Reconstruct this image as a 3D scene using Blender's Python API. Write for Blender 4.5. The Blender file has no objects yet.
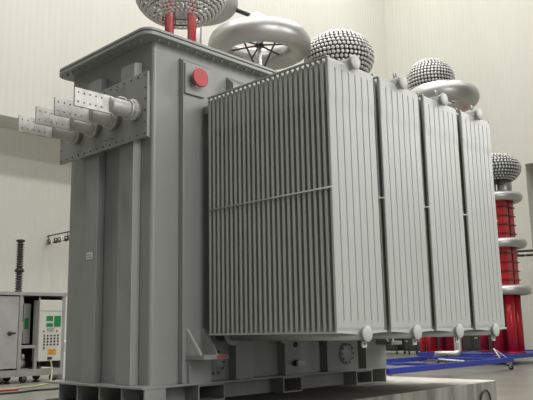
import bpy, math, random
from mathutils import Vector as V, Matrix
random.seed(4)
SC = bpy.context.scene
COL = SC.collection
pi = math.pi

# ------------------------------------------------------------------ camera, world, lights, exposure
cam_d = bpy.data.cameras.new('camera')
cam_d.sensor_fit = 'HORIZONTAL'; cam_d.sensor_width = 36.0
cam_d.lens = 705.93 / 533 * 36.0
cam_d.clip_end = 300
cam = bpy.data.objects.new('camera', cam_d); COL.objects.link(cam)
yaw, pitch, roll = math.radians(43.983), math.radians(10.4145), math.radians(-1.1055)
fw = V((math.cos(pitch) * math.cos(yaw), math.cos(pitch) * math.sin(yaw), math.sin(pitch)))
rt = fw.cross(V((0, 0, 1))).normalized(); up = rt.cross(fw)
r2 = rt * math.cos(roll) + up * math.sin(roll); u2 = up * math.cos(roll) - rt * math.sin(roll)
m = Matrix((r2, u2, -fw)).transposed().to_4x4(); m.translation = V((-4.634, -3.691, 1.3))
cam.matrix_world = m
SC.camera = cam

w = bpy.data.worlds.new('hall_light'); SC.world = w; w.use_nodes = True
bg = w.node_tree.nodes['Background']
bg.inputs[0].default_value = (0.98, 0.985, 1.0, 1); bg.inputs[1].default_value = 0.10

def area(name, loc, target, sx, sy, power, color=(1, 1, 1)):
    d = bpy.data.lights.new(name, 'AREA'); d.shape = 'RECTANGLE'; d.size = sx; d.size_y = sy
    d.energy = power; d.color = color
    o = bpy.data.objects.new(name, d); COL.objects.link(o)
    o.location = loc; o.rotation_euler = (V(target) - V(loc)).to_track_quat('-Z', 'Y').to_euler()
    return o
for lx in (-9, 3, 12, 21):
    for ly, watt in ((-6, 560), (4, 900), (13.8, 1230)):
        area('ceiling_lamp', (lx, ly, 26), (lx, ly, 0), 5, 1.6, watt, (1, 0.985, 0.95))
area('added_light', (0.2, -9.5, 8.0), (1.5, 1, 2), 9, 5, 960, (1, 0.99, 0.97))  # added key light from the front, its source unseen
area('added_light', (9.5, -4, 7), (3, 1.2, 1.2), 4, 5, 420, (1, 0.99, 0.97))  # added light from the right for the tank end, no gate known there
area('added_light', (1, -9, 3.0), (1, 1, 1.5), 10, 4, 230, (1, 0.99, 0.97))  # added low fill that brightens the lower tank under the radiators
area('added_light', (-15, 4, 4), (0, 2.5, 1.5), 8, 6, 90, (1, 0.99, 0.97))  # added weak side fill for the left face of the tank

SC.view_settings.view_transform = 'Standard'
SC.view_settings.look = 'None'
SC.view_settings.gamma = 1
SC.view_settings.use_curve_mapping = False
SC.view_settings.exposure = 0.0

# ------------------------------------------------------------------ materials
def mat(name, col, rough=0.5, metal=0.0, var=0.08, scale=3.0, bump=0.0, bscale=60.0, spec=0.5, stretch=None):
    mt = bpy.data.materials.new(name); mt.use_nodes = True
    nt = mt.node_tree; b = nt.nodes['Principled BSDF']
    b.inputs['Roughness'].default_value = rough; b.inputs['Metallic'].default_value = metal
    b.inputs['Specular IOR Level'].default_value = spec
    tc = nt.nodes.new('ShaderNodeNewGeometry'); src = tc.outputs['Position']
    if stretch:
        mp = nt.nodes.new('ShaderNodeMapping'); mp.inputs['Scale'].default_value = stretch
        nt.links.new(src, mp.inputs[0]); src = mp.outputs[0]
    nz = nt.nodes.new('ShaderNodeTexNoise'); nz.inputs['Scale'].default_value = scale; nz.inputs['Detail'].default_value = 5
    nt.links.new(src, nz.inputs['Vector'])
    rp = nt.nodes.new('ShaderNodeValToRGB')
    rp.color_ramp.elements[0].position = 0.3; rp.color_ramp.elements[1].position = 0.7
    rp.color_ramp.elements[0].color = tuple(c * (1 - var) for c in col) + (1,)
    rp.color_ramp.elements[1].color = tuple(min(1, c * (1 + var)) for c in col) + (1,)
    nt.links.new(nz.outputs['Fac'], rp.inputs[0]); nt.links.new(rp.outputs[0], b.inputs['Base Color'])
    if bump:
        n2 = nt.nodes.new('ShaderNodeTexNoise'); n2.inputs['Scale'].default_value = bscale
        nt.links.new(tc.outputs['Position'], n2.inputs['Vector'])
        bm_ = nt.nodes.new('ShaderNodeBump'); bm_.inputs['Strength'].default_value = bump; bm_.inputs['Distance'].default_value = 0.01
        nt.links.new(n2.outputs['Fac'], bm_.inputs['Height']); nt.links.new(bm_.outputs[0], b.inputs['Normal'])
    return mt

def wall_mat(name, col, axis):
    """painted corrugated sheet: ribs of 0.17 m running up the wall"""
    mt = mat(name, col, 0.6, 0, 0.025, 0.35, spec=0.3, stretch=(1, 1, 0.25))
    nt = mt.node_tree; b = nt.nodes['Principled BSDF']
    g = nt.nodes.new('ShaderNodeNewGeometry'); sp = nt.nodes.new('ShaderNodeSeparateXYZ')
    nt.links.new(g.outputs['Position'], sp.inputs[0])
    def math_(op, a, v):
        n = nt.nodes.new('ShaderNodeMath'); n.operation = op
        nt.links.new(a, n.inputs[0])
        if v is not None: n.inputs[1].default_value = v
        return n.outputs[0]
    s = math_('SINE', math_('MULTIPLY', sp.outputs[axis], 2 * pi / 0.24), None)
    bm_ = nt.nodes.new('ShaderNodeBump'); bm_.inputs['Strength'].default_value = 0.35; bm_.inputs['Distance'].default_value = 0.012
    nt.links.new(s, bm_.inputs['Height']); nt.links.new(bm_.outputs[0], b.inputs['Normal'])
    return mt

M = {}
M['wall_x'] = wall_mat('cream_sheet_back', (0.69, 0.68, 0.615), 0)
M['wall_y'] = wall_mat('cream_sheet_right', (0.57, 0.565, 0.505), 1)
M['floor'] = mat('polished_concrete', (0.215, 0.222, 0.188), 0.32, 0, 0.14, 0.9, 0.05, 30)
M['slab'] = mat('raw_concrete', (0.56, 0.54, 0.48), 0.75, 0, 0.22, 2.2, 0.25, 40)
def oil_stain_side_shade(mt):
    """old oil stain spread round the transformer base, with a ragged edge of its own; sides streaked and shaded by colour"""
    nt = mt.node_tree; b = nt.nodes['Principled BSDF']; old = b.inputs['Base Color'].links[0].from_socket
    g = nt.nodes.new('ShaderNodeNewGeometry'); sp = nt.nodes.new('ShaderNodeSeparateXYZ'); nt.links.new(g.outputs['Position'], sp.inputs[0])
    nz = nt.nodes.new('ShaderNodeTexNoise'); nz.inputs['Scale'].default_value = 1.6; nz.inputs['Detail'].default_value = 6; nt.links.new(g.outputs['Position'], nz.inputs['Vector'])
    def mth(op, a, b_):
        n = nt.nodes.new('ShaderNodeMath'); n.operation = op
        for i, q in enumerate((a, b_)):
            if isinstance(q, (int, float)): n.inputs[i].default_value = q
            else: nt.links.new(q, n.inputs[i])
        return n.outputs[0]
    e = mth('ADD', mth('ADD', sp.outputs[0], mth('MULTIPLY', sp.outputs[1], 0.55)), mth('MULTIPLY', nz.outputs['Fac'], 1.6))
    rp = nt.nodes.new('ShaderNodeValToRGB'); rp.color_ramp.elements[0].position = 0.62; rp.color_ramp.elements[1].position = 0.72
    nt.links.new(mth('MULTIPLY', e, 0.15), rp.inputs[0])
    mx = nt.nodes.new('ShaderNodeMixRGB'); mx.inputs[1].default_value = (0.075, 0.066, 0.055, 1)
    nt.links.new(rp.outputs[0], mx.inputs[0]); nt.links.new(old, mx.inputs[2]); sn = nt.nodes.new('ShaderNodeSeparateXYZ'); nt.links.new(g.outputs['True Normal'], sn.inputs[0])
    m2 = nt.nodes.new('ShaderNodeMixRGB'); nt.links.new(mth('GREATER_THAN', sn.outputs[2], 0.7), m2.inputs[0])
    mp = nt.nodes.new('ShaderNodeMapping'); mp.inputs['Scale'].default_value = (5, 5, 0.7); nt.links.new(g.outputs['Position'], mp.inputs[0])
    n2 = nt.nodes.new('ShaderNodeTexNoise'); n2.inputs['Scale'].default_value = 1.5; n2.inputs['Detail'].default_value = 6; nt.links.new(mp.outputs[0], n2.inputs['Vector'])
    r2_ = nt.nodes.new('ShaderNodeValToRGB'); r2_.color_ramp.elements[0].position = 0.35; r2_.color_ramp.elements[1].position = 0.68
    r2_.color_ramp.elements[0].color = (0.10, 0.092, 0.078, 1); r2_.color_ramp.elements[1].color = (0.27, 0.26, 0.23, 1)  # side colours: streaked dirt, with shade painted in as a darker tone
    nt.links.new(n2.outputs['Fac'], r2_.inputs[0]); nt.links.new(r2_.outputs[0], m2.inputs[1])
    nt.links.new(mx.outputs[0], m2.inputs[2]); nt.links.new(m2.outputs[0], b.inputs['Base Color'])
oil_stain_side_shade(M['slab'])
M['tank'] = mat('tank_grey_paint', (0.28, 0.285, 0.268), 0.36, 0, 0.05, 1.3, 0.03, 120, stretch=(1, 1, 0.3))
M['rad'] = mat('radiator_grey_paint', (0.36, 0.365, 0.343), 0.42, 0, 0.05, 2.0, 0.03, 120, stretch=(1, 1, 0.3))
M['cap'] = mat('header_cap_paint', (0.40, 0.405, 0.38), 0.45, 0, 0.04)
M['dark'] = mat('dark_steel', (0.035, 0.036, 0.036), 0.5, 0.2, 0.2)
M['rubber'] = mat('black_rubber', (0.02, 0.02, 0.02), 0.7)
M['bolt'] = mat('bolt_steel', (0.10, 0.10, 0.098), 0.5, 0.5)
M['tin'] = mat('tinned_copper', (0.52, 0.51, 0.475), 0.5, 0.35, 0.18, 14)
M['bush'] = mat('bushing_metal', (0.42, 0.415, 0.39), 0.5, 0.35, 0.1, 10)
M['alu'] = mat('spun_aluminium', (0.56, 0.555, 0.53), 0.40, 0.75, 0.05, 2.0, 0.04, 12)
M['stud'] = mat('stamped_aluminium', (0.60, 0.60, 0.575), 0.42, 0.7, 0.06, 8)
M['rod'] = mat('frame_rod', (0.06, 0.06, 0.06), 0.5, 0.3)
M['red'] = mat('red_gloss_tube', (0.48, 0.014, 0.024), 0.26, 0, 0.1, 3)
M['redcap'] = mat('red_plastic_cap', (0.43, 0.055, 0.06), 0.5)
M['darkred'] = mat('dark_red_paint', (0.13, 0.006, 0.010), 0.4)
M['blue'] = mat('blue_enamel', (0.028, 0.045, 0.33), 0.38, 0, 0.1)
M['steel'] = mat('brushed_steel', (0.50, 0.50, 0.49), 0.42, 0.45, 0.12, 2.5)
M['galv'] = mat('galvanised_frame', (0.42, 0.42, 0.40), 0.45, 0.4, 0.1)
M['beige'] = mat('beige_enamel', (0.66, 0.66, 0.585), 0.45, 0, 0.04)
M['green'] = mat('green_display', (0.02, 0.22, 0.075), 0.35)
M['orange'] = mat('orange_notice', (0.80, 0.42, 0.07), 0.6)
M['white'] = mat('white_enamel', (0.78, 0.78, 0.76), 0.5)
M['yellow'] = mat('cable_yellow', (0.45, 0.43, 0.25), 0.6)
M['redcable'] = mat('cable_red', (0.45, 0.05, 0.06), 0.5)
M['brown'] = mat('brown_clamp', (0.22, 0.14, 0.08), 0.5)
M['porc'] = mat('dark_porcelain', (0.045, 0.042, 0.04), 0.22)

# ------------------------------------------------------------------ mesh building
class MB:
    def __init__(s): s.v = []; s.f = []; s.sm = []
    def add(s, vs, fs, smooth=False):
        n = len(s.v); s.v += [V(p) for p in vs]
        s.f += [tuple(i + n for i in f) for f in fs]; s.sm += [smooth] * len(fs)
        return s
    def box(s, a, b):
        (x0, y0, z0), (x1, y1, z1) = a, b
        return s.add([(x0, y0, z0), (x1, y0, z0), (x1, y1, z0), (x0, y1, z0), (x0, y0, z1), (x1, y0, z1), (x1, y1, z1), (x0, y1, z1)],
                     [(0, 3, 2, 1), (4, 5, 6, 7), (0, 1, 5, 4), (1, 2, 6, 5), (2, 3, 7, 6), (3, 0, 4, 7)])
    def prism(s, poly, vec):
        n = len(poly); vec = V(vec); p = [V(q) for q in poly]
        return s.add(p + [q + vec for q in p], [tuple(range(n))[::-1], tuple(range(n, 2 * n))] +
                     [(i, (i + 1) % n, n + (i + 1) % n, n + i) for i in range(n)])
    def frame(s, axis):
        a = V(axis).normalized(); t = V((0, 0, 1)) if abs(a.z) < 0.9 else V((1, 0, 0))
        x = a.cross(t).normalized(); return x, a.cross(x)
    def lathe(s, p, axis, prof, n=20, closed=False):
        """profile of (radius, distance along axis)"""
        p = V(p); a = V(axis).normalized(); x, y = s.frame(a); vs = []; fs = []
        for r, d in prof:
            for k in range(n):
                t = 2 * pi * k / n; vs.append(p + a * d + (x * math.cos(t) + y * math.sin(t)) * r)
        L = len(prof)
        for i in range(L if closed else L - 1):
            j = (i + 1) % L
            for k in range(n):
                fs.append((i * n + k, i * n + (k + 1) % n, j * n + (k + 1) % n, j * n + k))
        s.add(vs, fs, True)
        if not closed:
            o = len(s.v) - len(vs)
            if prof[0][0] > 1e-4: s.f.append(tuple(o + k for k in range(n))[::-1]); s.sm.append(False)
            if prof[-1][0] > 1e-4: s.f.append(tuple(o + (L - 1) * n + k for k in range(n))); s.sm.append(False)
        return s
    def cyl(s, p0, p1, r, n=16):
        d = V(p1) - V(p0); return s.lathe(p0, d, [(r, 0), (r, d.length)], n)
    def torus(s, c, axis, R, r, n=48, k=20):
        return s.lathe(c, axis, [(R + r * math.cos(2 * pi * i / k), r * math.sin(2 * pi * i / k)) for i in range(k)], n, True)
    def tube(s, pts, r, n=8, sub=1):
        pts = [V(p) for p in pts]
        if sub > 1:
            q = []
            for i in range(len(pts) - 1):
                p0, p1, p2, p3 = pts[max(i - 1, 0)], pts[i], pts[i + 1], pts[min(i + 2, len(pts) - 1)]
                for j in range(sub):
                    t = j / sub
                    q.append(0.5 * (2 * p1 + (p2 - p0) * t + (2 * p0 - 5 * p1 + 4 * p2 - p3) * t * t + (3 * p1 - p0 - 3 * p2 + p3) * t ** 3))
            pts = q + [pts[-1]]
        vs = []; fs = []; L = len(pts)
        d0 = (pts[1] - pts[0]).normalized(); x, y = s.frame(d0)
        for i, p in enumerate(pts):
            d = (pts[min(i + 1, L - 1)] - pts[max(i - 1, 0)]).normalized()
            x = (x - d * x.dot(d)).normalized(); y = d.cross(x)
            for k in range(n):
                t = 2 * pi * k / n; vs.append(p + (x * math.cos(t) + y * math.sin(t)) * r)
        for i in range(L - 1):
            for k in range(n): fs.append((i * n + k, i * n + (k + 1) % n, (i + 1) * n + (k + 1) % n, (i + 1) * n + k))
        s.add(vs, fs, True)
        o = len(s.v) - len(vs)
        s.f.append(tuple(o + k for k in range(n))[::-1]); s.sm.append(False)
        s.f.append(tuple(o + (L - 1) * n + k for k in range(n))); s.sm.append(False)
        return s
    def build(s, name, material, parent=None, bevel=0, origin=None, label=None):
        lo = V((min(v[i] for v in s.v) for i in range(3))); hi = V((max(v[i] for v in s.v) for i in range(3)))
        c = V(origin) if origin is not None else V(((lo.x + hi.x) / 2, (lo.y + hi.y) / 2, lo.z))
        me = bpy.data.meshes.new(name)
        me.from_pydata([v - c for v in s.v], [], s.f)
        for p, b in zip(me.polygons, s.sm): p.use_smooth = b
        me.materials.append(M[material] if isinstance(material, str) else material)
        me.update()
        o = bpy.data.objects.new(name, me); COL.objects.link(o)
        o['world'] = list(c)
        if parent is not None:
            o.parent = parent; o.location = c - V(parent['world'])
        else: o.location = c
        if bevel:
            b = o.modifiers.new('edge', 'BEVEL'); b.width = bevel; b.segments = 2; b.limit_method = 'ANGLE'; b.angle_limit = math.radians(40)
        if label: o['label'] = label
        return o

def empty(name, loc):
    o = bpy.data.objects.new(name, None); COL.objects.link(o); o.location = loc; o['world'] = list(loc); o.empty_display_size = 0.2
    return o
def tag(o, label, cat, group=None):
    o['label'] = label; o['category'] = cat
    if group: o['group'] = group
    return o
def structure(o): o['kind'] = 'structure'; return o
def put(o, parent, loc):
    """copy of a part (sharing its mesh) placed at a world location under parent"""
    c = o.copy(); COL.objects.link(c); c.parent = parent; c['world'] = list(loc); c.location = V(loc) - V(parent['world'])
    return c

# ------------------------------------------------------------------ the setting
XR, YB, YR = 28.0, 18.0, 19.35        # right wall, back wall, its recess
structure(MB().box((-14, -9, -0.3), (XR + 2, YR + 1, 0)).build('floor', 'floor'))
wb = MB()
wb.box((-14, YB, 8.41), (XR, YB + 1.35, 27))          # upper wall carried over the recess
wb.box((-14, YR, 0), (XR, YR + 0.4, 8.41))
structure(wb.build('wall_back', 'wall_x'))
wr = MB()
wr.box((XR, 10.4, 0), (XR + 1.6, YR + 0.4, 27))
wr.box((XR, -9, 8.93), (XR + 1.6, 10.4, 27))
wr.box((XR + 1.2, -9, 0), (XR + 1.6, 10.4, 8.93))
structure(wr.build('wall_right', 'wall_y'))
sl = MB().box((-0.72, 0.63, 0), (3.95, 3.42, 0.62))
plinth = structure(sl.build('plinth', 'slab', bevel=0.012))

# ------------------------------------------------------------------ transformer
Z0, H = 1.269, 2.40
RX, RY, RB = -0.72, 1.684, 3.45       # rim corner
XE = 3.33
xw, yw, yb, xe = -0.54, 1.815, 3.36, 3.16
ZT, ZF = 4.295, 0.806
tr = empty('transformer', (1.3, 2.4, 0.62))
tag(tr, 'large grey power transformer with four banks of radiator panels standing on concrete plinth', 'transformer')

def rounded(x0, y0, x1, y1, r, n=7):
    pts = []
    for cx, cy, a in ((x1 - r, y1 - r, 0), (x0 + r, y1 - r, 90), (x0 + r, y0 + r, 180), (x1 - r, y0 + r, 270)):
        for i in range(n + 1):
            t = math.radians(a + 90 * i / n); pts.append((cx + r * math.cos(t), cy + r * math.sin(t)))
    return pts
def slab_poly(mb, pts, z0, z1): return mb.prism([(x, y, z0) for x, y in pts], (0, 0, z1 - z0))

tk = MB(); slab_poly(tk, rounded(xw, yw, xe, yb, 0.035, 4), ZF, ZT - 0.07)
tank = tk.build('tank', 'tank', tr)
c = MB(); slab_poly(c, rounded(RX, RY, XE, RB, 0.13), ZT - 0.028, ZT); slab_poly(c, rounded(RX + .02, RY + .02, XE - .02, RB - .02, 0.14), ZT, ZT + 0.012)
cover = c.build('cover_plate', 'tank', tr, 0.004)
c = MB(); slab_poly(c, rounded(RX + .012, RY + .012, XE - .012, RB - .012, 0.14), ZT - 0.040, ZT - 0.028); c.build('cover_gasket', 'rubber', tr)
c = MB(); slab_poly(c, rounded(RX, RY, XE, RB, 0.13), ZT - 0.075, ZT - 0.040); rim = c.build('rim_flange', 'tank', tr, 0.004)
c = MB(); slab_poly(c, [(RX, RY), (XE, RY), (XE, RB), (RX, RB)], ZF - 0.020, ZF); c.build('base_flange', 'tank', tr, 0.004)

# bolts beneath the rim: each a hexagon nut with its thread end
bb = MB(); bb.lathe((0, 0, 0), (0, 0, -1), [(0.015, 0), (0.015, 0.018), (0.008, 0.018), (0.008, 0.04)], 6)
bolt0 = bb.build('rim_bolt', 'tank', rim, origin=(0, 0, 0)); first = True
spots = [(RX + 0.055, RY + 0.17 + 0.118 * i) for i in range(13)] + [(RX + 0.19 + 0.122 * i, RY + 0.055) for i in range(31)]
for x, y in spots:
    p = (x, y, ZT - 0.075)
    if first: bolt0['world'] = list(p); bolt0.location = V(p) - V(rim['world']); first = False
    else: put(bolt0, rim, p)

# box stiffeners on the left end (face to -X), top cut to a slope
def stiff_x(y0, y1, xo, z0, z1, ch=0.10):
    prof = [(xw, y0, z0), (xo, y0, z0), (xo, y0, z1 - ch), (xw, y0, z1)]
    return MB().prism(prof, (0, y1 - y0, 0)).build('stiffener', 'tank', tr, 0.006)
def stiff_y(x0, x1, yo, z0, z1, ch=0.10):
    prof = [(x0, yw, z0), (x0, yo, z0), (x0, yo, z1 - ch), (x0, yw, z1)]
    return MB().prism(prof, (x1 - x0, 0, 0)).build('stiffener', 'tank', tr, 0.006)
XS = -0.635
stiff_x(2.63, 2.86, XS, ZF, 4.03, 0.02); stiff_x(2.00, 2.245, XS, ZF, 4.03, 0.02)
YS = 1.70
stiff_y(-0.21, 0.16, yw - 0.075, ZF, 4.12, 0.05)
stiff_y(0.46, 0.70, YS, ZF, 4.08); stiff_y(1.20, 1.78, YS, ZF, 4.08); stiff_y(1.93, 2.52, YS, ZF, 4.08); stiff_y(2.68, 3.12, YS, ZF, 4.08)

# small paper sticker on the stiffener
M['sticker'] = mat('sticker_paper', (0.72, 0.72, 0.70), 0.6, var=0.02)
st = MB().box((XS - 0.004, 2.70, 2.06), (XS - 0.0005, 2.81, 2.13)).build('sticker', 'sticker', tr)
t = MB()
for k in range(2):
    for j in range(3): t.box((XS - 0.005, 2.72 + 0.028 * j, 2.074 + 0.024 * k), (XS - 0.0035, 2.738 + 0.028 * j, 2.086 + 0.024 * k))
t.build('print', 'dark', st)

# bushing panel with bolts, four low voltage bushings with flag terminals
PX = -0.695
PY0, PY1, PZ0, PZ1 = 1.665, 3.285, 3.15, 3.81
duct = MB().box((PX, 1.86, PZ0 + 0.06), (xw, 3.1, PZ1 - 0.06)).build('bushing_box', 'tank', tr)
panel = MB().box((PX - 0.022, PY0, PZ0), (PX, PY1, PZ1)).build('bushing_panel', 'tank', tr, 0.003)
pb = MB().lathe((0, 0, 0), (-1, 0, 0), [(0.009, 0), (0.009, 0.006), (0.005, 0.01)], 6)
pb0 = pb.build('panel_bolt', 'bolt', panel, origin=(0, 0, 0)); first = True
spots = []
for i in range(14): spots += [(PY0 + 0.035 + i * (PY1 - PY0 - 0.07) / 13, PZ0 + 0.035), (PY0 + 0.035 + i * (PY1 - PY0 - 0.07) / 13, PZ1 - 0.035)]
for i in range(1, 5): spots += [(PY0 + 0.035, PZ0 + 0.035 + i * 0.116), (PY1 - 0.035, PZ0 + 0.035 + i * 0.116)]
for y, z in spots:
    p = (PX - 0.022, y, z)
    if first: pb0['world'] = list(p); pb0.location = V(p) - V(panel['world']); first = False
    else: put(pb0, panel, p)
# two wire handles on the panel
for y, z in ((2.12, PZ1 - 0.075), (2.3, PZ0 + 0.09)):
    MB().tube([(PX - 0.022, y - 0.06, z), (PX - 0.06, y - 0.05, z), (PX - 0.06, y + 0.05, z), (PX - 0.022, y + 0.06, z)], 0.006, 6).build('panel_handle', 'tank', panel)

def flag_mesh(y, z):
    """flat palm with two rows of six drilled holes"""
    mb = MB(); x0, x1, h, t = -1.405, -1.025, 0.087, 0.011
    nx, nz = 6, 2; hx = 0.026; hr = 0.0095
    xs = [x0 + 0.035 + i * 0.062 for i in range(nx)]; zs = [z - 0.045, z + 0.045]
    # front and back skins as a grid of cells, each holed cell a ring of eight quads
    ex = [x0] + [v for xx in xs for v in (xx - hx, xx + hx)] + [x1]; ez = [z - h, zs[0] - hx, zs[0] + hx, zs[1] - hx, zs[1] + hx, z + h]
    for i in range(len(ex) - 1):
        for j in range(5):
            a, b, c_, d = ex[i], ex[i + 1], ez[j], ez[j + 1]
            if i % 2 == 1 and j in (1, 3):
                cx, cz = (a + b) / 2, (c_ + d) / 2; out = []; inn = []
                for k in range(8):
                    an = k * pi / 4; ca, sa = math.cos(an), math.sin(an); q = max(abs(ca), abs(sa))
                    out.append((cx + (b - a) / 2 * ca / q, cz + (d - c_) / 2 * sa / q)); inn.append((cx + hr * ca, cz + hr * sa))
                for yy, flip in ((y - t, 0), (y + t, 1)):
                    vs = [(p[0], yy, p[1]) for p in out + inn]
                    fs = [(k, (k + 1) % 8, 8 + (k + 1) % 8, 8 + k) for k in range(8)]
                    mb.add(vs, [f[::-1] for f in fs] if flip else fs)
                mb.add([(p[0], y - t, p[1]) for p in inn] + [(p[0], y + t, p[1]) for p in inn], [(k, 8 + k, 8 + (k + 1) % 8, (k + 1) % 8) for k in range(8)])
            else:
                mb.add([(a, y - t, c_), (b, y - t, c_), (b, y - t, d), (a, y - t, d)], [(0, 1, 2, 3)])
                mb.add([(a, y + t, c_), (b, y + t, c_), (b, y + t, d), (a, y + t, d)], [(3, 2, 1, 0)])
    mb.add([(x0, y - t, z - h), (x1, y - t, z - h), (x1, y - t, z + h), (x0, y - t, z + h), (x0, y + t, z - h), (x1, y + t, z - h), (x1, y + t, z + h), (x0, y + t, z + h)],
           [(4, 5, 1, 0), (5, 6, 2, 1), (6, 7, 3, 2), (7, 4, 0, 3)])
    return mb
BZ0 = 3.432
for i in range(4):
    y = 1.84 + 0.355 * i; BZ = BZ0 - 0.007 * i
    b = MB().lathe((PX - 0.022, y, BZ), (-1, 0, 0), [(0.096, 0), (0.096, 0.05), (0.114, 0.052), (0.114, 0.07), (0.090, 0.074), (0.090, 0.10), (0.080, 0.105), (0.080, 0.300), (0.072, 0.318), (0.02, 0.320)], 28).build('bushing', 'bush', tr)
    fl = flag_mesh(y, BZ)
    fl.lathe((-1.025, y + 0.012, BZ), (0, -1, 0), [(0.087, 0), (0.087, 0.024)], 24)
    fl.build('flag_terminal', 'tin', b, label='dull tinned flag terminal drilled with two rows of holes')
    k = MB()
    for s in range(6):
        a = 2 * pi * s / 6 + 0.3; k.lathe((PX - 0.09, y + 0.099 * math.cos(a), BZ + 0.099 * math.sin(a)), (-1, 0, 0), [(0.011, 0), (0.011, 0.014), (0.005, 0.016)], 6)
    k.torus((PX - 0.125, y, BZ), (1, 0, 0), 0.092, 0.009, 28, 8)
    k.tube([(PX - 0.125, y + 0.02, BZ + 0.092), (PX - 0.135, y + 0.05, BZ + 0.125), (PX - 0.2, y + 0.06, BZ + 0.125)], 0.010, 7, 4)
    k.build('clamp_ring', 'steel', b)

# inspection pad with red capped valve on the front wall
pad = MB().box((-0.205, 1.71, 3.715), (0.055, 1.741, 4.045)).build('valve_pad', 'tank', tr, 0.003)
MB().lathe((-0.075, 1.711, 3.885), (0, -1, 0), [(0.055, 0), (0.055, 0.08)], 20).build('valve_neck', 'cap', pad)
MB().lathe((-0.075, 1.64, 3.885), (0, -1, 0), [(0.095, 0), (0.102, 0.006), (0.102, 0.022), (0.094, 0.028)], 28).build('valve_cap', 'redcap', pad, label='red plastic valve cap')

# jacking brackets with a shelf and two sloping gussets
def jack(x0, x1, z, proj_, hgt, red=False):
    jb = MB().box((x0, yw - proj_, z - 0.045), (x1, yw, z)).build('jacking_bracket', 'tank', tr, 0.004)
    for x in (x0 + 0.005, x1 - 0.11):
        MB().prism([(x, yw, z), (x, yw - proj_ + 0.06, z), (x, yw - proj_ + 0.075, z + 0.03), (x, yw - 0.075, z + hgt), (x, yw, z + hgt)], (0.026, 0, 0)).build('gusset', 'cap', jb)
    if red: MB().box((x0 + 0.16, yw - proj_ - 0.003, z - 0.035), (x0 + 0.30, yw - proj_, z - 0.008)).build('red_mark', 'redcap', jb, label='red painted mark on the shelf edge')
    return jb
jack(-0.17, 0.15, 1.075, 0.34, 0.25, True)
MB().box((-0.16, 1.70, ZF), (0.12, yw, 1.03)).build('bracket_box', 'tank', tr)
jack(2.92, 3.16, 1.13, 0.34, 0.20)

# round flanges and small valves low on the front wall
for x, z, r, yo in ((0.26, 0.985, 0.125, yw), (2.28, 1.0, 0.125, YS)):
    f = MB().lathe((x, yo, z), (0, -1, 0), [(r, 0), (r, 0.022), (r * 0.72, 0.024), (r * 0.70, 0.016), (0.01, 0.016)], 32).build('round_flange', 'tank', tr)
    for k in range(10):
        a = 2 * pi * k / 10
        MB().lathe((x + r * 0.85 * math.cos(a), yo - 0.022, z + r * 0.85 * math.sin(a)), (0, -1, 0), [(0.011, 0), (0.011, 0.014), (0.005, 0.018)], 6).build('flange_bolt', 'bolt', f)
dv = MB().lathe((1.36, YS, 0.93), (0, -1, 0), [(0.032, 0), (0.032, 0.03), (0.02, 0.032), (0.02, 0.07)], 12).build('drain_valve', 'dark', tr)
MB().box((1.30, YS - 0.10, 0.905), (1.42, YS - 0.07, 0.955)).build('valve_handle', 'galv', dv)
MB().lathe((1.37, YS, 1.13), (0, -1, 0), [(0.03, 0), (0.03, 0.012), (0.017, 0.013), (0.015, 0.004), (0.002, 0.004)], 14).build('plug', 'dark', tr)

# skid base: open box beams across, webs set back between them, gusset plates at the left end
zb, zt_ = 0.62, ZF - 0.020
def tube_beam(x0, x1, y0, y1, t=0.016):
    mb = MB(); mb.box((x0, y0, zb), (x0 + t, y1, zt_)); mb.box((x1 - t, y0, zb), (x1, y1, zt_)); mb.box((x0 + t, y0, zb), (x1 - t, y1, zb + t)); mb.box((x0 + t, y0, zt_ - t), (x1 - t, y1, zt_))
    mb.box((x0 + t, y0 + 0.9, zb + t), (x1 - t, y0 + 0.92, zt_ - t))
    return mb.build('skid_beam', 'tank', tr)
YK = 1.70
for x0, x1 in ((-0.05, 0.30), (1.16, 1.47), (2.47, 2.80)): tube_beam(x0, x1, YK, 3.38)
for x0, x1 in ((-0.45, -0.05), (0.30, 1.16), (1.47, 2.47), (2.80, 3.1)): MB().box((x0, YK + 0.20, zb), (x1, YK + 0.222, zt_)).build('skid_web', 'tank', tr)
MB().box((3.08, YK, zb), (3.10, 3.38, zt_)).build('skid_web', 'tank', tr)
MB().box((-0.45, YK + 0.2, zb), (-0.43, 3.36, zt_)).build('skid_web', 'tank', tr)
for y in (1.69, 2.04, 2.42, 2.82, 3.17): MB().box((-0.69, y, zb), (-0.45, y + 0.018, zt_)).build('skid_gusset', 'tank', tr)

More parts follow.
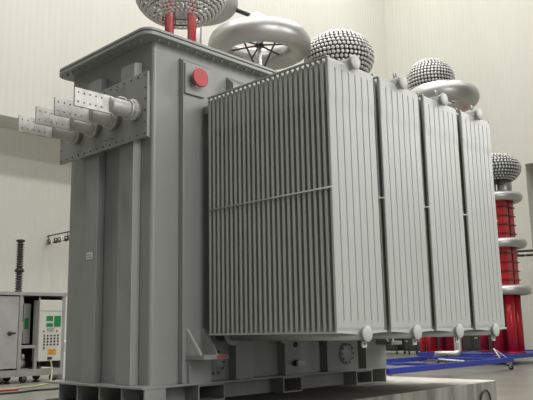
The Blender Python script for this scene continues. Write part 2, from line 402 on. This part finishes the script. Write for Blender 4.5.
# ------------------------------------------------------------------ radiators
W, P, D, NF = 0.677, 0.781, 1.564, 26
PITCH = D / (NF - 1)
def fin_mesh():
    mb = MB(); T = 0.0195; ng = 6; gw = 0.008; gd = 0.010; rows = []
    def sq(v): return math.copysign(abs(v) ** 0.6, v) if abs(v) > 1e-9 else 0.0
    def section(hw, th, g):
        pts = []
        n = 6
        for i in range(n + 1):                       # left rounded edge
            a = pi / 2 + pi * i / n; pts.append((-hw + th * 0.8 + th * 0.8 * sq(math.cos(a)), th * sq(math.sin(a))))
        for k in range(1, ng + 1):                   # front side, running to +x
            xg = -hw + 2 * hw * k / (ng + 1)
            pts += [(xg - gw, -th), (xg - gw * 0.4, -th + gd * g), (xg + gw * 0.4, -th + gd * g), (xg + gw, -th)]
        for i in range(n + 1):
            a = -pi / 2 + pi * i / n; pts.append((hw - th * 0.8 + th * 0.8 * sq(math.cos(a)), th * sq(math.sin(a))))
        for k in range(ng, 0, -1):
            xg = -hw + 2 * hw * k / (ng + 1)
            pts += [(xg + gw, th), (xg + gw * 0.4, th - gd * g), (xg - gw * 0.4, th - gd * g), (xg - gw, th)]
        return pts
    T2 = 0.0145; zs = [(0, 0.006, 0), (0.012, 0.008, 0), (0.035, T2, 0), (0.085, T2, 0), (0.10, T2, 1), (H - 0.42, T2, 1), (H - 0.33, T, 1), (H - 0.10, T, 1), (H - 0.085, T, 0), (H - 0.03, T, 0), (H - 0.012, 0.011, 0), (H, 0.005, 0)]
    N = None; vs = []; fs = []
    for z, th, g in zs:
        s = section(W / 2, th, g); N = len(s); vs += [(x, y, z) for x, y in s]
    for i in range(len(zs) - 1):
        for k in range(N): fs.append((i * N + k, i * N + (k + 1) % N, (i + 1) * N + (k + 1) % N, (i + 1) * N + k))
    fs.append(tuple(range(N))[::-1]); fs.append(tuple((len(zs) - 1) * N + k for k in range(N)))
    mb.add(vs, fs)
    # spot welds at both ends of every groove
    for k in range(1, ng + 1):
        xg = -W / 2 + W * k / (ng + 1)
        for z in (0.082, H - 0.085): mb.lathe((xg, -(T if z > 1 else T2) + 0.001, z), (0, -1, 0), [(0.010, 0), (0.007, 0.004), (0.001, 0.005)], 8)
    return mb
fin0 = None; cap0 = None
ZH0, ZH1 = Z0 - 0.018, Z0 + H + 0.016
for b in range(4):
    x0 = P * b; xc = x0 + W / 2
    rad = None
    for zc in (ZH0, ZH1):
        hd = MB().cyl((xc, -0.045, zc), (xc, D + 0.05, zc), 0.056, 20)
        h_ = hd.build('header_pipe' if rad else 'radiator', 'rad', rad or tr, origin=(xc, D / 2, zc - 0.056))
        rad = rad or h_
        MB().lathe((xc, D + 0.05, zc), (0, 1, 0), [(0.10, 0), (0.10, 0.025), (0.056, 0.026), (0.056, yw - D - 0.045)], 20).build('pipe_flange', 'rad', rad)
    for k in range(NF):
        p = (xc, 0.017 + k * PITCH, Z0)
        if fin0 is None:
            fin0 = fin_mesh().build('fin', 'rad', rad, origin=(0, 0, 0)); fin0['world'] = list(p); fin0.location = V(p) - V(rad['world'])
        else: put(fin0, rad, p)
    for zc in (ZH0, ZH1):
        p = (xc, -0.045, zc)
        if cap0 is None:
            cap0 = MB().lathe((0, 0, 0), (0, -1, 0), [(0.060, -0.012), (0.069, -0.008), (0.069, 0.010), (0.064, 0.016), (0.01, 0.017)], 28).build('header_cap', 'cap', rad, origin=(0, 0, 0))
            cap0['world'] = list(p); cap0.location = V(p) - V(rad['world'])
        else: put(cap0, rad, p)
    # tie bars: one round bar half way up each side, flat strips along the bottom
    for sx in (x0 - 0.006, x0 + W + 0.006):
        MB().tube([(sx, 0.0, 2.49), (sx, D + 0.02, 2.49)], 0.008, 8).build('tie_bar', 'cap', rad)
        MB().box((sx - 0.008, -0.002, Z0 - 0.012), (sx + 0.014, D + 0.02, Z0 + 0.004)).build('bottom_strip', 'cap', rad)
        MB().box((sx - 0.016, -0.002, Z0 + H - 0.008), (sx + 0.016, D + 0.02, Z0 + H + 0.003)).build('top_strip', 'rad', rad)
    MB().prism([(x0 - 0.01, -0.004, Z0 - 0.006), (x0 - 0.01, -0.004, Z0 + 0.01), (x0 + W + 0.01, -0.004, Z0 + 0.01), (x0 + W + 0.01, -0.004, Z0 - 0.006), (xc + 0.08, -0.004, Z0 - 0.022), (xc - 0.08, -0.004, Z0 - 0.022)], (0, 0.012, 0)).build('cradle_strip', 'cap', rad)
    # lifting lug below, vent plug above
    lg = MB()
    lg.prism([(xc - 0.03, -0.02, ZH0 - 0.05), (xc - 0.03, -0.02, ZH0 - 0.115), (xc + 0.03, -0.02, ZH0 - 0.115), (xc + 0.03, -0.02, ZH0 - 0.05)], (0, 0.014, 0))
    lg.build('lifting_lug', 'cap', rad)
    MB().lathe((xc, -0.020, ZH0 - 0.085), (0, -1, 0), [(0.012, 0), (0.012, 0.001)], 12).build('lug_hole', 'dark', rad)
    if b:
        vp = MB(); vp.cyl((xc - 0.05, 0.02, ZH1 + 0.05), (xc - 0.05, 0.02, ZH1 + 0.11), 0.010, 8)
        vp.tube([(xc - 0.05, 0.02, ZH1 + 0.10), (xc - 0.02, 0.02, ZH1 + 0.10), (xc - 0.01, 0.02, ZH1 + 0.07)], 0.008, 6)
        vp.build('vent_plug', 'galv', rad)
    MB().box((xc - 0.05, D + 0.055, ZH0 + 0.06), (xc + 0.05, D + 0.085, ZH0 + 0.14)).build('valve_handle', 'dark', rad)
MB().box((0.06, D + 0.03, 3.54), (0.13, yw, 3.62)).build('radiator_stay', 'tank', tr)

# ------------------------------------------------------------------ high voltage test gear behind
def studded(c, a, b, lo=-1.2, pitch=0.108, rd=0.048):
    """shell of small pressed discs, rows of latitude between the angle lo and the top"""
    mb = MB(); c = V(c)
    N = 400; th = [lo + (pi / 2 - lo) * i / N for i in range(N + 1)]; arc = [0]
    for i in range(N): arc.append(arc[-1] + math.hypot(a * (math.cos(th[i + 1]) - math.cos(th[i])), b * (math.sin(th[i + 1]) - math.sin(th[i]))))
    rows = max(3, round(arc[-1] / pitch)); prof = [(1.0, 0.0), (1.0, 0.012), (0.75, 0.024), (0.35, 0.028)]
    for j in range(rows):
        s = arc[-1] * (j + 0.3) / rows; i = min(range(N + 1), key=lambda q: abs(arc[q] - s)); t = th[i]
        ring = a * math.cos(t); n = max(1, round(2 * pi * ring / pitch))
        for k in range(n):
            ph = 2 * pi * (k + 0.5 * (j % 2)) / n
            p = c + V((ring * math.cos(ph), ring * math.sin(ph), b * math.sin(t)))
            nr = V((math.cos(t) / a * math.cos(ph), math.cos(t) / a * math.sin(ph), math.sin(t) / b))
            mb.lathe(p, nr, [(rd * q, d) for q, d in prof], 8)
    return mb
def shell_frame(c, a, b, lo=-1.2):
    """hoops and meridian ribs that carry the discs"""
    mb = MB(); c = V(c)
    a1, b1 = a * 0.93, b * 0.93
    for k in range(12):
        ph = 2 * pi * k / 12
        mb.tube([c + V((a1 * math.cos(lo + (pi / 2 - lo) * i / 12) * math.cos(ph), a1 * math.cos(lo + (pi / 2 - lo) * i / 12) * math.sin(ph), b1 * math.sin(lo + (pi / 2 - lo) * i / 12))) for i in range(13)], 0.014, 5)
    for i in range(6):
        t = lo + (pi / 2 - lo) * i / 6; mb.torus(c + V((0, 0, b1 * math.sin(t))), (0, 0, 1), max(0.05, a1 * math.cos(t)), 0.014, 32, 5)
    return mb
def shade_core(c, a, b, lo=-1.0):  # dark core added as shade, so the gaps between discs look dark
    mb = MB(); n = 14
    mb.lathe(c, (0, 0, 1), [(a * 0.88 * math.cos(lo + (pi / 2 - lo) * i / n) + 1e-5, b * 0.88 * math.sin(lo + (pi / 2 - lo) * i / n)) for i in range(n + 1)], 32)
    return mb
def base_frame(x, y, root, h=0.75):
    mb = MB()
    for s in (-h, h): mb.box((x - h - .07, y + s - .07, 0.2), (x + h + .07, y + s + .07, 0.34)); mb.box((x + s - .07, y - h + .07, 0.2), (x + s + .07, y + h - .07, 0.34))
    mb.box((x - h, y - .3, 0.27), (x + h, y + .3, 0.34)); mb.box((x - .3, y - h, 0.27), (x + .3, y + h, 0.34))
    f = mb.build('base_frame', 'blue', root)
    for sx in (-h, h):
        for sy in (-h, h): caster(x + sx, y + sy, f)
    return f
def caster(x, y, parent, top=0.2, r=0.07):
    mb = MB(); mb.cyl((x - 0.025, y, r), (x + 0.025, y, r), r, 16); o = mb.build('caster', 'rubber', parent)
    k = MB(); k.box((x - 0.045, y - 0.03, r - 0.01), (x - 0.032, y + 0.03, top)); k.box((x + 0.032, y - 0.03, r - 0.01), (x + 0.045, y + 0.03, top)); k.box((x - 0.032, y - 0.03, top - 0.03), (x + 0.032, y + 0.03, top))
    k.cyl((x - 0.04, y, r), (x + 0.04, y, r), 0.015, 8)
    k.build('caster_fork', 'galv', o)
    return o
def studded_tower(c, a, b, sep, rr, label, lo=-0.95, frame=True, name='corona_tower', core=True, legs=None, pitch=0.108):
    x, y, z = c
    root = empty(name, (x, y, 0)); tag(root, label, 'electrode', 'studded corona electrodes on red columns')
    e = studded(c, a, b, lo, pitch, pitch * 0.44).build('studded_electrode', 'stud', root)
    shell_frame(c, a, b, lo).build('shell_frame', 'rod', e)
    if core: shade_core(c, a, b, lo).build('gap_shade_core', 'rod', e)
    if frame: base_frame(x, y, root)
    for sx, sy in legs or [(i, j) for i in (-sep, sep) for j in (-sep, sep)]:
            p = MB().cyl((x + sx, y + sy, 0.37 if frame else 0.03), (x + sx, y + sy, z - (0.0 if not core else b * 0.5)), rr, 18).build('red_column', 'red', root)
            q = MB()
            for zz in range(1, int((z - 1) / 1.6)): q.lathe((x + sx, y + sy, 0.34 + zz * 1.6), (0, 0, 1), [(rr, 0), (rr + 0.03, 0.005), (rr + 0.03, 0.035), (rr, 0.04)], 18)
            q.lathe((x + sx, y + sy, 0.345 if frame else 0.0), (0, 0, 1), [(rr + 0.04, 0), (rr + 0.04, 0.03), (rr, 0.035)], 18)
            q.build('column_flange', 'red', p)
    return root

studded_tower((4.035, 7.037, 8.148), 0.92, 0.56, 0.30, 0.095, 'wide studded disc electrode on red legs above the left end of transformer', lo=-1.12, core=False, pitch=0.088, legs=[(-0.19, 0.14), (0.14, -0.19)])
studded_tower((8.822, 6.661, 7.979), 0.86, 0.68, 0.16, 0.085, 'studded disc sphere peeking over the nearest radiator bank', frame=False)
studded_tower((19.994, 10.614, 11.22), 0.965, 0.90, 0.35, 0.14, 'studded disc dome rising above aluminium toroid on the right', pitch=0.135)

def toroid_post(c, R, r, label, pole_r=0.055, braces=(), ang=0.0):
    x, y, z = c
    root = empty('toroid_electrode', (x, y, 0)); tag(root, label, 'electrode', 'smooth aluminium toroids')
    t = MB().torus(c, (0, 0, 1), R, r, 72, 28).build('toroid', 'alu', root)
    for k in range(2):
        a = ang + pi * k; cc = V(c) + V((R * math.cos(a), R * math.sin(a), 0)); MB().torus(cc, (-math.sin(a), math.cos(a), 0), r, 0.009, 28, 6).build('seam_band', 'alu', t)
    hub = MB().lathe((x, y, z - 0.02), (0, 0, 1), [(0.12, 0), (0.12, 0.03), (0.09, 0.04), (0.09, 0.08)], 20).build('hub', 'rod', root)
    for k in range(6):
        a = ang + 0.35 + 2 * pi * k / 6
        MB().cyl((x + 0.08 * math.cos(a), y + 0.08 * math.sin(a), z), (x + (R - r * 0.9) * math.cos(a), y + (R - r * 0.9) * math.sin(a), z - 0.05), 0.022, 8).build('spoke', 'rod', root)
    for a in braces:
        MB().cyl((x + 0.05 * math.cos(a), y + 0.05 * math.sin(a), z - 0.75), (x + (R - r * 0.9) * math.cos(a), y + (R - r * 0.9) * math.sin(a), z - 0.06), 0.022, 8).build('brace', 'rod', root)
    p = MB().tube([(x, y, z - 0.02), (x, y, 3.0), (x, y, 0.55), (x - .03, y + .03, 0.46), (x - .12, y + .12, 0.43), (x - .55, y + .57, 0.43)], pole_r, 16).build('pole', 'alu', root)
    MB().lathe((x - .3, y + .31, 0), (0, 0, 1), [(0.35, 0), (0.35, 0.05), (0.05, 0.06), (0.05, 0.38)], 24).build('foot', 'dark', root)
    return root
tb = toroid_post((6.883, 7.559, 8.06), 0.955, 0.285, 'big aluminium toroid with spoked hub above the back rim of transformer', ang=-0.35, braces=(math.radians(-170), math.radians(-100)))
# dome nut on top of the hub, seen above the tube
q = MB(); q.lathe((7.3, 8.05, 9.0), (0, 0, 1), [(0.26, -0.05), (0.26, 0), (0.22, 0.10), (0.12, 0.17), (0.005, 0.20)], 24)
ring = empty('grading_ring', (6.09, 8.831, 0))
tag(ring, 'plain aluminium ring half hidden behind the wide studded electrode', 'electrode', 'smooth aluminium toroids')
rt_ = MB().torus((6.09, 8.90, 9.367), (0, 0, 1), 0.72, 0.28, 64, 24).build('toroid', 'alu', ring)
MB().cyl((6.09, 8.90, 0.05), (6.09, 8.90, 9.3), 0.085, 18).build('pole', 'alu', ring)
MB().lathe((6.09, 8.90, 0), (0, 0, 1), [(0.45, 0), (0.45, 0.05), (0.14, 0.06), (0.085, 0.2)], 24).build('foot', 'galv', ring)
for k in range(4):
    a = k * pi / 2 + 0.4; MB().cyl((6.09, 8.90, 9.3), (6.09 + 0.5 * math.cos(a), 8.90 + 0.5 * math.sin(a), 9.34), 0.025, 8).build('spoke', 'rod', ring)
MB().cyl((6.70, 8.45, 9.30), (7.55, 7.95, 9.02), 0.055, 12).build('connecting_bar', 'rod', ring)
q.build('dome_fitting', 'alu', ring)

td = toroid_post((16.461, 8.122, 9.03), 0.89, 0.35, 'aluminium toroid above the farthest radiator banks', pole_r=0.085, ang=-0.6)

# divider tower at the right: four red columns, three rings, studded head
ex, ey = 18.93, 7.60
div = empty('divider_tower', (ex, ey, 0)); tag(div, 'tall red voltage divider tower with three rings and studded head at the right', 'divider')
hc = (ex, ey, 6.80)
hd = studded(hc, 0.87, 0.56, -0.9, 0.112, 0.049).build('studded_electrode', 'stud', div)
shell_frame(hc, 0.87, 0.56, -0.9).build('shell_frame', 'rod', hd); shade_core(hc, 0.87, 0.56, -0.9).build('gap_shade_core', 'rod', hd)
for dx, dy in ((-.2, .2), (.2, -.2)): MB().cyl((ex + dx, ey + dy, 5.74), (ex + dx, ey + dy, 6.5), 0.25, 20).build('neck', 'alu', div)
for z, rr_ in ((5.74, 0.68), (4.10, 0.70), (2.48, 0.74)):
    rg = MB().torus((ex, ey, z), (0, 0, 1), rr_, 0.17, 64, 20).build('ring_electrode', 'alu', div)
    MB().lathe((ex, ey, z - 0.04), (0, 0, 1), [(0.62, 0), (0.62, 0.08)], 32).build('ring_plate', 'galv', rg)
cols = [(-.26, -.26), (.26, -.26), (-.26, .26), (.26, .26)]
for dx, dy in cols:
    p = MB().cyl((ex + dx, ey + dy, 0.36), (ex + dx, ey + dy, 2.46), 0.16, 20).build('red_column', 'red', div)
    MB().lathe((ex + dx, ey + dy, 0.36), (0, 0, 1), [(0.20, 0), (0.20, 0.04), (0.16, 0.05)], 20).build('column_flange', 'red', p)
for za, zb_ in ((2.53, 4.06), (4.14, 5.70)):
    for dx, dy in ((-.22, -.22), (.22, -.22), (-.22, .22), (.22, .22)):
        c = MB()
        c.box((ex + dx - .16, ey + dy - .16, za), (ex + dx + .16, ey + dy + .16, zb_))
        cs = c.build('capacitor_stack', 'red', div)
        for i in range(1, 5):
            z = za + (zb_ - za) * i / 5
            MB().box((ex + dx - .205, ey + dy - .205, z - .018), (ex + dx + .205, ey + dy + .205, z + .018)).build('stack_flange', 'darkred', cs)

# two pairs of short red post insulators and the white elbow pipe on the carts
def post_pair(x, y, z0, z1, r, dx, dy, label, gap=0.3):
    root = empty('post_insulator', (x, y, z0)); tag(root, label, 'insulator')
    for s in (-1, 1):
        p = MB().cyl((x + s * dx, y + s * dy, z0 + 0.04), (x + s * dx, y + s * dy, z1), r, 18).build('red_tube', 'red', root)
        f = MB()
        for zz in (z0 + 0.01, z1): f.lathe((x + s * dx, y + s * dy, zz), (0, 0, 1), [(r + 0.04, 0), (r + 0.04, 0.03), (r, 0.035)], 18)
        f.build('tube_flange', 'red', p)
    MB().box((x - abs(dx) - r - .08, y - abs(dy) - r - .08, z0), (x + abs(dx) + r + .08, y + abs(dy) + r + .08, z0 + 0.012)).build('foot_plate', 'dark', root)
    return root

# blue wheeled carts
def cart(x0, x1, y0, y1, label, inner, z0=0.22, z1=0.36):
    root = empty('wheeled_cart', ((x0 + x1) / 2, (y0 + y1) / 2, 0)); tag(root, label, 'cart')
    for y in (y0, y1): MB().box((x0, y - .05, z0), (x1, y + .05, z1)).build('side_rail', 'blue', root, 0.01)
    for x in inner: MB().box((x - .04, y0 + .05, z0 + .04), (x + .04, y1 - .05, z1 - .03)).build('cross_rail', 'blue', root, 0.01)
    ym = (y0 + y1) / 2
    xs = sorted(inner)
    MB().box((xs[0] + .04, ym - .04, z0 + .05), (xs[1] - .04, ym + .04, z1 - .03)).build('inner_rail', 'blue', root, 0.01)
    for x in (x0 + .12, x1 - .12):
        for y in (y0, y1): caster(x, y, root, z0)
    return root
c1 = cart(9.42, 15.85, 6.06, 9.0, 'long blue wheeled cart frame in front, seen beneath the radiators', (9.47, 12.4, 15.80))
c2 = cart(17.4, 23.2, 7.0, 9.6, 'blue wheeled cart frame that carries the red divider tower', (17.47, 20.6, 23.1))
MB().box((18.0, 7.075, 0.335), (20.9, 9.525, 0.36)).build('deck_plate', 'blue', c2)
MB().tube([(13.0, 6.06, 0.37), (12.6, 6.6, 0.43)], 0.025, 6).build('tow_handle', 'white', c1)
MB().tube([(15.2, 6.12, 0.36), (15.4, 6.4, 0.62), (15.6, 6.12, 0.36)], 0.018, 6).build('tow_handle', 'white', c1)

post_pair(21.4, 12.4, 0.0, 1.5, 0.125, 0.095, -0.1, 'pair of short red post insulators on the floor, left of the white elbow pipe')
post_pair(20.25, 8.95, 0.362, 1.6, 0.15, 0.15, -0.15, 'pair of short red post insulators on the blue frame beside the tower foot')

# dark equipment along the foot of the back and right walls
def dark_unit(x, y, w_, d, h, label):
    root = empty('equipment_cart', (x, y, 0)); tag(root, label, 'equipment')
    MB().box((x - d / 2, y - w_ / 2, 0.16), (x + d / 2, y + w_ / 2, h)).build('body', 'dark', root, 0.02)
    fx = x - d / 2
    for k in range(3):
        yy = y - w_ / 2 + w_ * (k + 0.5) / 3
        f = MB().box((fx - .015, yy - w_ * .13, 0.3), (fx, yy + w_ * .13, h - .25)).build('door', 'rod', root, 0.01)
        MB().box((fx - .05, yy + w_ * .05, h * .55), (fx - .015, yy + w_ * .11, h * .60)).build('door_handle', 'galv', f)
    MB().tube([(fx, y - w_ / 2, h), (fx - .1, y - w_ / 2, h + .08), (fx - .1, y + w_ / 2, h + .08), (fx, y + w_ / 2, h)], 0.025, 6).build('push_bar', 'galv', root)
    for sx in (-1, 1):
        for sy in (-1, 1): caster(x + sx * (d / 2 - .15), y + sy * (w_ / 2 - .15), root, 0.16, 0.06)
dark_unit(25.6, 17.3, 2.0, 1.0, 1.25, 'dark equipment cart beside the back wall corner, seen under the radiators')
dark_unit(25.6, 14.9, 2.0, 1.0, 1.1, 'dark equipment cart behind the blue frame, next along the right wall')
dark_unit(26.2, 12.2, 2.4, 1.0, 1.3, 'dark equipment cart just left of the red divider tower base')

# ------------------------------------------------------------------ control cabinet on the left
cy0, cy1, cx0, cx1 = 14.75, 16.1, 1.6, 6.06
cab = empty('control_cabinet', (3.9, 15.4, 0)); tag(cab, 'wheeled steel control cabinet with open bay at the left', 'cabinet')
fr = MB(); t = 0.10
for x in (cx0, 4.67, 5.96): fr.box((x, cy0, 0.18), (x + t, cy0 + t, 2.36)); fr.box((x, cy1 - t, 0.18), (x + t, cy1, 2.36))
fr.box((cx0 + t, cy0 + .005, 0.18), (cx1 - t, cy0 + t, 0.36)); fr.box((cx0 + t, cy1 - t, 0.18), (cx1 - t, cy1 - .005, 0.36))
fr.box((cx0 - .03, cy0 - .03, 2.36), (cx1 + .05, cy1 + .03, 2.45))
fr.box((4.77, cy0 + .01, 0.93), (5.22, cy0 + .09, 1.01)); fr.box((5.16, cy0 + .01, 0.36), (5.24, cy0 + .09, 0.93))
fr.box((cx0 + t, cy0 + .1, 0.25), (cx1 - t, cy1 - .1, 0.30))
fr.build('frame', 'galv', cab)
MB().box((cx0 + t, cy1 - 0.05, 0.36), (cx1 - t, cy1 - .02, 2.36)).build('back_panel', 'dark', cab)
MB().box((cx1 - .05, cy0 + t, 0.36), (cx1 - .02, cy1 - t, 2.36)).build('side_panel', 'galv', cab)
MB().box((4.6, cy0 + t, 0.36), (4.64, cy1 - t, 2.36)).build('partition', 'dark', cab)
dr = MB().box((3.2, cy0 + .012, 0.40), (4.66, cy0 + .04, 2.33)).build('door', 'steel', cab, 0.008)
dh = MB(); dh.lathe((4.42, cy0 + .012, 1.33), (0, -1, 0), [(0.06, 0), (0.06, 0.02), (0.03, 0.025), (0.03, 0.05)], 14); dh.box((4.34, cy0 - .055, 1.31), (4.56, cy0 - .035, 1.36)); dh.build('door_handle', 'dark', dr)
MB().box((1.72, cy0 + .012, 0.40), (3.17, cy0 + .04, 2.33)).build('door', 'steel', cab, 0.008)
# control panel
cp = MB().box((5.24, cy0 - .06, 0.56), (5.93, cy0 + .30, 2.24)).build('control_panel', 'beige', cab, 0.012)
px_ = cy0 - .06
MB().box((5.26, px_ - .004, 1.93), (5.91, px_, 1.94)).build('panel_seam', 'dark', cp)
for x0_, x1_, z0_, z1_ in ((5.45, 5.65, 1.66, 1.80), (5.45, 5.65, 1.50, 1.60), (5.69, 5.89, 1.50, 1.80)): MB().box((x0_, px_ - .012, z0_), (x1_, px_, z1_)).build('display', 'green', cp)
MB().box((5.48, px_ - .03, 1.40), (5.68, px_, 1.47)).build('selector', 'galv', cp)
MB().lathe((5.38, px_, 1.38), (0, -1, 0), [(0.02, 0), (0.02, 0.02)], 10).build('button', 'dark', cp)
MB().lathe((5.78, px_, 1.38), (0, -1, 0), [(0.02, 0), (0.02, 0.02)], 10).build('button', 'dark', cp)
for k in range(5):
    for j in range(4):
        MB().lathe((5.40 + .105 * k, px_, 0.98 + .082 * j + 0.03), (0, -1, 0), [(0.025, 0), (0.025, 0.02), (0.015, 0.025)], 10).build('button', 'dark', cp)
MB().lathe((5.40, px_, 0.92), (0, -1, 0), [(0.025, 0), (0.025, 0.02)], 10).build('button', 'dark', cp)
nt_ = MB().box((5.52, px_ - .004, 0.72), (5.78, px_, 0.90)).build('orange_notice', 'orange', cp, label='orange printed notice')
k = MB()
for j in range(3): k.box((5.55, px_ - .006, 0.75 + .045 * j), (5.75 - .05 * (j % 2), px_ - .004, 0.765 + .045 * j))
k.build('print', 'brown', nt_)
MB().box((5.52, px_ - .02, 0.60), (5.65, px_, 0.67)).build('cable_gland', 'dark', cp)
# things in the open bay
MB().box((5.02, cy0 + .45, 1.05), (5.23, cy0 + .9, 2.15)).build('relay_box', 'galv', cab)
MB().box((5.06, cy0 + .44, 1.45), (5.18, cy0 + .45, 1.75)).build('display', 'green', cab)
for x, z in ((4.86, 2.22), (5.36, 2.28)): MB().lathe((x, cy0 + .2, z - .10), (0, 0, 1), [(0.025, 0), (0.035, 0.05), (0.02, 0.12), (0.02, 0.18)], 10).build('indicator_lamp', 'white', cab)
pm = MB(); pm.lathe((4.95, cy0 + .40, 0.52), (0, -1, 0), [(0.10, -0.2), (0.14, -0.12), (0.15, 0), (0.12, 0.08), (0.05, 0.1)], 18); pm.lathe((4.98, cy0 + .34, 0.62), (0, 0, 1), [(0.07, 0), (0.07, 0.12), (0.03, 0.15)], 14)
pm.box((4.80, cy0 + .2, 0.30), (5.12, cy0 + .6, 0.38))
pm.build('pump', 'alu', cab)
MB().tube([(4.80, cy0 + .2, 1.9), (4.83, cy0 + .15, 1.5), (4.80, cy0 + .2, 1.05)], 0.03, 8, 4).build('hose', 'white', cab)
for x in (1.9, 4.3, 4.95, 5.85):
    for y in (cy0 + .2, cy1 - .2):
        o = MB().cyl((x, y - .04, 0.10), (x, y + .04, 0.10), 0.10, 18).build('caster', 'rubber', cab)
        g = MB(); g.box((x - .05, y - .065, 0.09), (x + .05, y - .05, 0.185)); g.box((x - .05, y + .05, 0.09), (x + .05, y + .065, 0.185)); g.cyl((x, y - .065, 0.10), (x, y + .065, 0.10), 0.03, 10); g.build('caster_fork', 'galv', o)

# cables out of the panel and along the floor
def cable(name, pts, r, m_, label):
    tag(MB().tube(pts, r, 7, 6).build(name, m_), label, 'cable')
cable('control_cable', [(5.60, 14.66, 0.58), (5.62, 14.60, 0.35), (5.5, 14.4, 0.12), (5.30, 14.1, 0.03), (4.9, 13.6, 0.022), (4.4, 13.2, 0.022), (3.6, 12.9, 0.022), (2.6, 12.9, 0.022)], 0.022, 'yellow', 'pale yellow cable drooping from the control panel to the floor')
cable('control_cable', [(4.6, 12.2, 0.02), (4.2, 11.9, 0.02), (3.7, 11.95, 0.02), (3.2, 11.75, 0.02), (2.4, 11.8, 0.02)], 0.025, 'rubber', 'black cable curling on the floor in front of the control cabinet')
cable('control_cable', [(3.62, 12.55, 0.025), (3.3, 12.6, 0.025), (2.9, 12.5, 0.025), (2.3, 12.6, 0.025)], 0.025, 'redcable', 'red cable end lying on the floor at the far left')
cb = MB().tube([(3.42, 0.612, 0.30), (3.50, 0.60, 0.48), (3.62, 0.60, 0.52), (3.70, 0.60, 0.42), (3.66, 0.612, 0.2), (3.5, 0.60, 0.02)], 0.012, 7, 6).build('cable_loop', 'rubber'); tag(cb, 'thin black cable loop on the side of concrete plinth', 'cable')

# ribbed insulator on the cabinet roof
ins = empty('ribbed_insulator', (4.79, 15.1, 2.45)); tag(ins, 'black ribbed post insulator standing on the control cabinet roof', 'insulator')
prof = [(0.09, 0)]; z = 0.02; n = 20
for k in range(n):
    prof += [(0.068, z), (0.112, z + 0.022), (0.112, z + 0.032), (0.068, z + 0.05)]; z += 0.069
prof += [(0.07, z), (0.07, z + .02)]
zt2 = z + .02
body = MB().lathe((4.79, 15.1, 2.45), (0, 0, 1), prof, 18).build('ribbed_body', 'porc', ins)
MB().lathe((4.79, 15.1, 2.45 + zt2), (0, 0, 1), [(0.10, 0), (0.12, 0.02), (0.12, 0.06), (0.05, 0.08)], 18).build('top_cap', 'dark', ins)
MB().lathe((4.79, 15.1, 2.45 + zt2 * 0.40), (0, 0, 1), [(0.10, 0), (0.13, 0.02), (0.13, 0.07), (0.10, 0.09)], 18).build('collar', 'dark', ins)

# white box on the floor behind the tank edge
wbx = empty('white_box', (6.55, 15.6, 0)); tag(wbx, 'white box on the floor between the control cabinet and the tank', 'box')
MB().box((6.36, 15.3, 0.0), (7.0, 15.9, 0.75)).build('body', 'white', wbx, 0.02)
MB().box((6.42, 15.35, 0.75), (6.95, 15.85, 1.1)).build('lid', 'white', wbx, 0.05)

# wall brackets with hanging clamps
def clamp_arm(p0, d, length, label, n, name='clamp_rack', drop=0.26, r=0.022):
    p0 = V(p0); d = V(d).normalized(); root = empty(name, p0); tag(root, label, 'rack')
    tp = MB(); tp.tube([p0, p0 + d * length], r, 8); tp.tube([p0 - V((0, 0, drop)), p0 + d * length - V((0, 0, drop))], r, 8)
    for s in (0.02, 0.33, 0.66, 0.98): tp.tube([p0 + d * length * s, p0 + d * length * s - V((0, 0, drop))], 0.016, 6)
    tp.build('rack_frame', 'dark', root)
    for k in range(n):
        q = p0 + d * (length * (k + 0.5) / n) - V((0, 0, drop - 0.02)); h = MB()
        h.torus(q + V((0, 0, 0.05)), d, 0.055, 0.024, 12, 6); h.box(q + V((-.04, -.04, -.07)), q + V((.04, .04, 0)))
        h.build('clamp', ('brown', 'white', 'dark')[k % 3], root)
    return root
clamp_arm((7.92, 19.33, 4.74), (0, -1, 0), 4.2, 'small dark rack of clamps sticking out of the wall at the left', 18)
ra = clamp_arm((26.5, 10.85, 4.62), (0.35, -1, 0), 3.6, 'dark clamp rack on the right wall beside the red tower', 8, drop=0.2, r=0.055)
MB().box((27.4, 7.6, 4.35), (29.2, 7.72, 4.47)).build('wall_strut', 'dark', ra)
